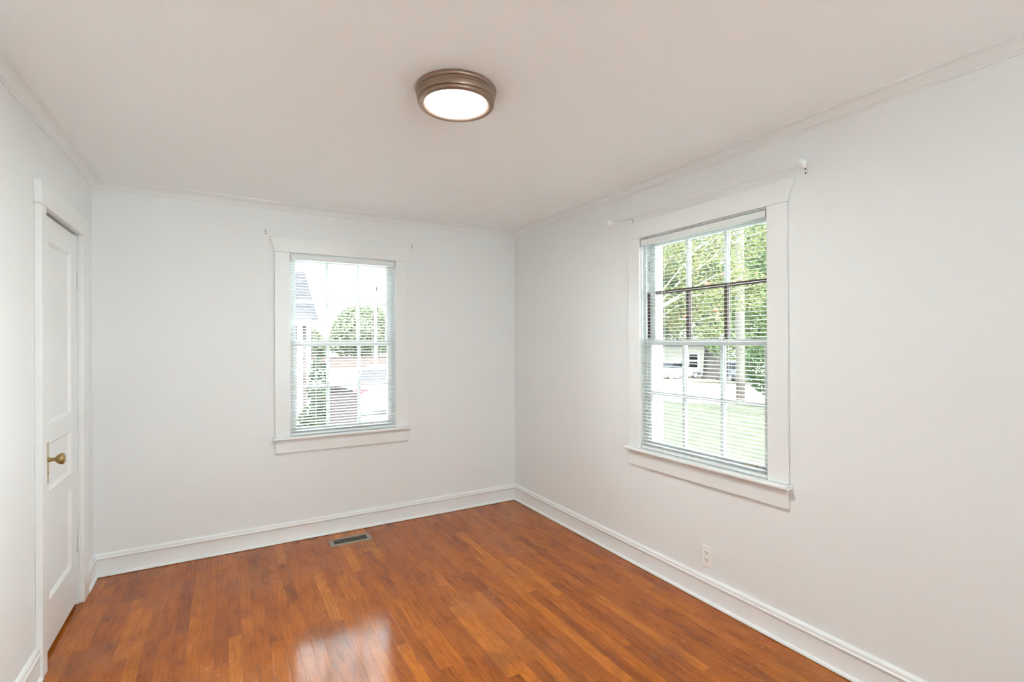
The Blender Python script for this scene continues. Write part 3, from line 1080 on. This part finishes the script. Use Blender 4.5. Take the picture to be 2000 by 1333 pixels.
# small ornamental tree close to the wider window
tb = gz(2.65, 1.75)
t0 = (2.65, 1.75, tb)
br = []
tips = [(3.13, 1.0, 2.62), (3.2, 0.98, 1.92), (3.5, 0.78, 2.8), (3.25, 0.4, 2.28), (3.95, 0.5, 2.86), (3.45, 0.8, 1.72), (3.95, 0.52, 2.15)]
for k, tp in enumerate(tips):
    s = (2.65 + 0.05 * (k % 3), 1.75 - 0.04 * k, 0.9 + 0.12 * k)
    mid = ((s[0] + tp[0]) / 2 + 0.05, (s[1] + tp[1]) / 2, (s[2] + tp[2]) / 2 + 0.18)
    br.append(([s, mid, tp, (tp[0] + 0.22, tp[1] - 0.28, tp[2] + 0.10)], [0.022, 0.014, 0.008, 0.003]))
orn, crown = tree('ornamental tree with yellow-green leaves and red berries close outside the wider window', t0,
                  ([(2.65, 1.75, tb - 0.05), (2.66, 1.72, 0.2), (2.68, 1.62, 1.2), (2.72, 1.5, 2.6)], [0.065, 0.055, 0.042, 0.015]), br,
                  [(tp[0], tp[1], tp[2], 0.44, 0.44, 0.30) for tp in tips] + [(2.75, 1.45, 2.6, 0.6, 0.6, 0.5)],
                  10000, 0.045, 'leaf_yellow', 'pale_bark', 31, 'ornamental_tree')
rnd = random.Random(77)
for (x, y, z) in ((3.42, 0.62, 2.22), (3.62, 0.50, 2.36), (3.50, 0.55, 1.86), (3.22, 0.82, 1.78)):
    m = MB()
    for _ in range(16):
        m.ball((x + rnd.uniform(-0.02, 0.02), y + rnd.uniform(-0.02, 0.02), z + rnd.uniform(-0.015, 0.015)), 0.012, 8, 5)
    m.build('berry_cluster', 'berry', orn, smooth=True)

# shrub next to the pole
sx, sy = 15.1, 6.75
sb = gz(sx, sy)
m = MB()
rnd = random.Random(5)
sh = root('shrub', (sx, sy, sb), 'large round green shrub beside the utility pole', 'shrub')
leaves(m, rnd, [(sx, sy, sb + 1.35, 1.30, 1.30, 1.2), (sx + 0.5, sy - 0.5, sb + 0.95, 1.2, 1.2, 0.95)], 11000, 0.12)
m.build('foliage', 'leaf_shrub', sh)
m = MB()
for a in range(5):
    q = a * 1.256
    m.tube([(sx + 0.06 * math.cos(q), sy + 0.06 * math.sin(q), sb - 0.03), (sx + 0.35 * math.cos(q), sy + 0.35 * math.sin(q), sb + 1.0)], [0.03, 0.015], 6)
m.build('stems', 'bark', sh)

# hedge bushes by the brick house
for i, (x, y, blobs, n, lab) in enumerate((
        (-1.05, 4.12, [(-1.05, 4.12, 0.72, 0.16, 0.22, 0.50), (-1.06, 4.12, -0.05, 0.18, 0.24, 0.60)], 3800, 'taller slim bush between the brick house and the brown trailer'),
        (-1.30, 3.42, [(-1.30, 3.42, 0.10, 0.17, 0.20, 0.46), (-1.30, 3.42, -0.30, 0.19, 0.22, 0.42)], 3800, 'lower slim bush before the taller one, nearest the narrower window'))):
    m = MB()
    b = gz(x, y)
    h = root('hedge_bush', (x, y, b), lab, 'hedge', 'hedge bushes by the brick house')
    leaves(m, random.Random(50 + i), blobs, n, 0.055)
    m.build('foliage', 'leaf_hedge', h)
    m = MB()
    for a in range(4):
        q = a * 1.57
        m.tube([(x + 0.03 * math.cos(q), y + 0.03 * math.sin(q), b - 0.03), (x + 0.08 * math.cos(q), y + 0.1 * math.sin(q), b + 0.6)], [0.012, 0.007], 6)
    m.build('stems', 'bark', h)

# trees seen through the far window
for i, (x, y, zc, rr, rz_, lab) in enumerate((
        (9.4, 44.5, 2.6, 3.0, 2.5, 'soft green tree behind the lamp post'),
        (16.6, 49.5, 4.2, 3.9, 3.6, 'larger soft green tree right of the lamp post'),
        (3.9, 46.5, 1.2, 2.2, 1.9, 'low green tree between brick house and lamp post'),
        (0.9, 40.0, 0.9, 2.0, 1.7, 'low green tree next to the brick house roof edge'))):
    b = gz(x, y)
    tree(lab, (x, y, b), ([(x, y, b - 0.1), (x, y, b + 1.0), (x, y, zc)], [0.22, 0.18, 0.08]), [],
         [(x, y, zc, rr, rr, rz_), (x + rr * 0.55, y, zc - rz_ * 0.35, rr * 0.6, rr * 0.6, rz_ * 0.6), (x - rr * 0.55, y, zc - rz_ * 0.4, rr * 0.6, rr * 0.6, rz_ * 0.6)],
         13000, 0.32, 'leaf_soft', seed=60 + i, name='background_tree', group='background trees past the parking area')

# ------------------------------------------------------------------ poles
px_, py_ = 13.57, 7.33
pb = gz(px_, py_)
up = root('utility_pole', (px_, py_, pb), 'thick pale wooden utility pole standing at the lawn edge', 'utility pole')
m = MB()
m.lathe([(0.165, -0.2), (0.160, 0.0), (0.150, 3.0), (0.135, 8.5), (0.10, 8.55)], (px_, py_, pb), 'z', 20)
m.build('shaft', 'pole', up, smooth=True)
m = MB()
m.tube([(px_ - 0.7, py_ + 0.87, pb + 8.0), (px_ + 0.7, py_ - 0.87, pb + 8.0)], 0.06, 8)
m.build('crossarm', 'pole', up)

lx_, ly_ = 8.8, 38.2
lb = gz(lx_, ly_)
lp = root('lamp_post', (lx_, ly_, lb), 'white lamp post with dark head beyond the parking area', 'lamp post')
m = MB()
m.lathe([(0.16, -0.1), (0.15, 0.3), (0.13, 0.35), (0.11, 4.9 - lb - 0.95), (0.09, 4.95 - lb - 0.95)], (lx_, ly_, lb), 'z', 14)
m.build('post', 'post_white', lp, smooth=True)
m = MB()
m.lathe([(0.11, 4.0 - lb), (0.17, 4.1 - lb), (0.17, 4.35 - lb), (0.06, 4.5 - lb)], (lx_, ly_, lb), 'z', 12)
m.build('lamp_head', 'tassel', lp, smooth=True)

# ------------------------------------------------------------------ brick house by the narrower window
hb_ = gz(-1.3, 5)
nh = root('brick_house', (-3.6, 6.0, hb_), 'brick neighbour house with white corner posts and grey shingle roof', 'house')
x1, y1h = -1.086, 4.62           # near corner
x0, y2h = -6.2, 7.35
ez = 1.746
m = MB()
m.box(x0, x1, y1h, y2h, hb_ - 0.2, ez)
m.build('brick_walls', 'brick', nh)
for (a, bq) in ((x1 - 0.171, 0.074), (x1 - 0.043, 0.049)):
    m = MB()
    m.box(a - bq / 2, a + bq / 2, y1h - 0.05, y1h - 0.002, hb_, ez - 0.02)
    m.build('corner_post', 'post_white', nh)
m = MB()
m.box(x0 - 0.12, x1 + 0.09, y1h - 0.135, y1h - 0.12, ez - 0.035, ez + 0.045)
m.box(x0 - 0.12, x1 + 0.09, y1h - 0.12, y1h, ez - 0.02, ez - 0.004)
m.build('eave', 'post_white', nh)
m = MB()          # gable roof, ridge along x
ra, rb = x0 - 0.15, x1 + 0.10
yr, zr = 6.05, 2.76
prof = [(y1h - 0.13, ez + 0.045), (yr, zr), (y2h + 0.12, ez + 0.045), (y2h + 0.12, ez - 0.0), (yr, zr - 0.055), (y1h - 0.12, ez - 0.003)]
m.loft([[(xx, yy, zz) for yy, zz in prof] for xx in (ra, rb)])
m.build('roof', 'shingle', nh)
m = MB()
m.loft([[(xx, yy, zz) for yy, zz in ((y1h, ez - 0.01), (y2h, ez - 0.01), (yr, zr - 0.07))] for xx in (x1 - 0.05, x1 - 0.002)])
m.build('gable', 'brick', nh)

# low brick wall beyond the parking area
m = MB()
m.loft([[(4.0, 44.2, z), (14.0, 38.9, z), (14.1, 39.15, z), (4.1, 44.45, z)] for z in (-1.5, 0.12)])
m.loft([[(3.95, 44.15, z), (14.0, 38.85, z), (14.12, 39.2, z), (4.1, 44.5, z)] for z in (0.12, 0.19)])
tag(m.build('garden_wall', 'brick'), 'low brick wall at the far edge of the parking area', 'wall')

# ------------------------------------------------------------------ cream house across the street
hz_ = gz(37.6, 28.4)
ch = root('siding_house', (39.5, 31.0, hz_), 'cream lap-sided house across the street behind the white car', 'house', rz=0.0)
u = Vector((0.62, -0.78, 0)).normalized()     # along the front (towards the right of the view)
v = Vector((0.78, 0.62, 0))                   # away from the viewer
cn = Vector((38.0, 28.1, 0))


def hq(a, b, z):
    p = cn + u * a + v * b
    return (p.x, p.y, hz_ + z)


m = MB()
L, D = 7.0, 8.0
m.loft([[hq(-L, 0, z), hq(0, 0, z), hq(0, D, z), hq(-L, D, z)] for z in (-0.6, 3.0)])
m.build('walls', 'siding', ch)
m = MB()
m.loft([[hq(-L - 0.3, -0.45, 2.95), hq(-L - 0.3, D + 0.4, 2.95), hq(-L - 0.3, D / 2, 3.45)], [hq(0.4, -0.45, 2.95), hq(0.4, D + 0.4, 2.95), hq(0.4, D / 2, 3.45)]])
m.build('roof', 'shingle', ch)
m = MB()
m.loft([[hq(-0.12, -0.03, z), hq(0.03, -0.03, z), hq(0.03, 0.1, z), hq(-0.12, 0.1, z)] for z in (-0.4, 2.95)])
m.build('corner_board', 'post_white', ch)
for a in (-1.35, -4.6):
    m = MB()
    m.loft([[hq(a - 0.55, -0.06, z), hq(a + 0.55, -0.06, z), hq(a + 0.55, 0.02, z), hq(a - 0.55, 0.02, z)] for z in (0.75, 2.3)])
    wf = m.build('window_frame', 'post_white', ch)
    m = MB()
    m.loft([[hq(a - 0.38, -0.075, z), hq(a + 0.38, -0.075, z), hq(a + 0.38, -0.055, z), hq(a - 0.38, -0.055, z)] for z in (0.9, 1.45)])
    m.loft([[hq(a - 0.38, -0.075, z), hq(a + 0.38, -0.075, z), hq(a + 0.38, -0.055, z), hq(a - 0.38, -0.055, z)] for z in (1.55, 2.15)])
    m.build('pane', 'glass_grey' if 'glass_grey' in M else 'car_glass', wf)

# small shed far behind the dark car
gx, gy = 46.0, 31.2
gb = gz(gx, gy)
sd = root('garage', (gx, gy, gb), 'pale gabled garage far behind the dark car', 'garage')
m = MB()
a_ = Vector((gx, gy, 0))
def gq(a, b, z):
    p = a_ + u * a + v * b
    return (p.x, p.y, gb + z)
m.loft([[gq(-2.0, b, -0.3), gq(2.0, b, -0.3), gq(2.0, b, 1.3), gq(0, b, 1.9), gq(-2.0, b, 1.3)] for b in (0, 5)])
m.build('walls', 'post_white', sd)
m = MB()
m.loft([[gq(-2.3, b, 1.22), gq(0, b, 1.91), gq(2.3, b, 1.22), gq(2.3, b, 1.34), gq(0, b, 2.03), gq(-2.3, b, 1.34)] for b in (-0.3, 5.3)])
m.build('roof', 'shingle', sd)


# ------------------------------------------------------------------ cars
def car(name, loc, rz, paint_col, label, kind='sedan', lamps=True):
    x, y = loc
    z = gz(x, y)
    r = root(name, (x, y, z), label, 'car', rz=rz)
    pm = mat("car_paint", paint_col, 0.3, spec=0.2)
    # body: lofted stations along the length (front = +x)
    st_ = [(-2.20, 0.66, 0.42, 0.80), (-2.15, 0.78, 0.30, 0.93), (-1.75, 0.86, 0.22, 0.97), (-1.0, 0.88, 0.20, 0.95), (0.0, 0.89, 0.20, 0.93),
           (0.9, 0.88, 0.20, 0.92), (1.6, 0.85, 0.22, 0.83), (2.10, 0.76, 0.30, 0.72), (2.22, 0.62, 0.40, 0.62)]
    m = MB()
    rings = []
    for sx_, hw, zl, zh in st_:
        rings.append([(sx_, -hw * 0.9, zl), (sx_, hw * 0.9, zl), (sx_, hw, zl + (zh - zl) * 0.30), (sx_, hw * 0.985, zl + (zh - zl) * 0.72),
                      (sx_, hw * 0.90, zh), (sx_, 0, zh + 0.02), (sx_, -hw * 0.90, zh), (sx_, -hw * 0.985, zl + (zh - zl) * 0.72), (sx_, -hw, zl + (zh - zl) * 0.30)])
    m.loft(rings)
    body = m.build('body', pm, r, smooth=True, local=True)
    rear = -1.95 if kind == 'wagon' else -1.35
    top_r = -1.55 if kind == 'wagon' else -0.75
    m = MB()
    def sec(x0_, x1_, hw, z_):
        return [(x0_, -hw, z_), (x1_, -hw * 0.92, z_), (x1_, hw * 0.92, z_), (x0_, hw, z_)]
    m.loft([sec(rear, 1.05, 0.78, 0.92), sec((rear + top_r) / 2, 0.70, 0.72, 1.16), sec(top_r, 0.30, 0.62, 1.40)])
    m.build('windows', 'car_glass', r, 0.03, local=True)
    m = MB()
    m.loft([sec(top_r - 0.05, 0.34, 0.64, 1.39), sec(top_r + 0.05, 0.22, 0.58, 1.45)])
    m.build('roof', pm, r, 0.02, local=True)
    for wx in (-1.32, 1.36):
        for sy_ in (-1, 1):
            m = MB()
            m.lathe([(0.20, -0.09), (0.30, -0.095), (0.32, -0.07), (0.32, 0.07), (0.30, 0.095), (0.20, 0.09)], (wx, sy_ * 0.80, 0.32), 'y', 24)
            wh = m.build('wheel', 'rubber', r, smooth=True, local=True)
            m = MB()
            m.lathe([(0.205, -0.098), (0.19, -0.101), (0.05, -0.085), (0.05, 0.085), (0.19, 0.101), (0.205, 0.098)], (wx, sy_ * 0.80, 0.32), 'y', 20)
            m.build('rim', 'chrome', wh, smooth=True, local=True)
    for sy_ in (-1, 1):
        m = MB()
        m.box(-2.20, -2.02, sy_ * 0.44, sy_ * 0.80, 0.70, 0.86)
        m.build('tail_light', 'tail' if lamps else 'car_glass', r, 0.015, local=True)
        m = MB()
        m.box(2.02, 2.17, sy_ * 0.45, sy_ * 0.72, 0.56, 0.66)
        m.build('headlight', 'chrome', r, 0.015, local=True)
    m = MB()
    m.box(-2.24, -2.20, -0.26, 0.26, 0.58, 0.70)
    m.build('plate_recess', 'tassel', r, 0.004, local=True)
    return r


car('parked_car', (31.2, 26.0), math.radians(-5), (0.20, 0.20, 0.20), 'white sedan parked across the street before the cream house')
car('parked_car', (31.95, 20.6), math.radians(-130), (0.020, 0.024, 0.036), 'dark blue car parked right of the big trunk, across the street')
car('parked_car', (2.26, 12.05), math.radians(73), (0.28, 0.28, 0.28), 'white car with red tail lights in the parking area', 'wagon')

# low box trailer
tx, ty = -0.38, 9.3
tz = gz(tx, ty)
tr = root('utility_trailer', (tx, ty, tz), 'dark brown boxy trailer beyond the bushes, left of the white car', 'trailer')
M['trailer'] = mat("dark_brown_trailer_paint", (0.014, 0.010, 0.0095), 0.5, spec=0.15)
m = MB()
m.box(tx - 0.8, tx + 0.8, ty - 1.3, ty + 1.3, tz + 0.30, tz + 0.38)
for b in ((-0.80, -0.77, -1.3, 1.3), (0.77, 0.80, -1.3, 1.3), (-0.77, 0.77, -1.3, -1.27), (-0.77, 0.77, 1.27, 1.3)):
    m.box(tx + b[0], tx + b[1], ty + b[2], ty + b[3], tz + 0.38, tz + 1.0)
m.build('box', 'trailer', tr, 0.006)
for sx_ in (-1, 1):
    m = MB()
    m.lathe([(0.18, -0.08), (0.26, -0.085), (0.28, -0.06), (0.28, 0.06), (0.26, 0.085), (0.18, 0.08)], (tx + sx_ * 0.90, ty, tz + 0.28), 'x', 22)
    m.build('wheel', 'rubber', tr, smooth=True)
m = MB()
m.tube([(tx - 0.3, ty + 1.25, tz + 0.33), (tx, ty + 2.3, tz + 0.36)], 0.035, 8)
m.tube([(tx + 0.3, ty + 1.25, tz + 0.33), (tx, ty + 2.3, tz + 0.36)], 0.035, 8)
m.tube([(tx, ty + 2.2, tz + 0.36), (tx, ty + 2.2, tz - 0.0)], 0.03, 8)
m.build('tongue', 'trailer', tr)
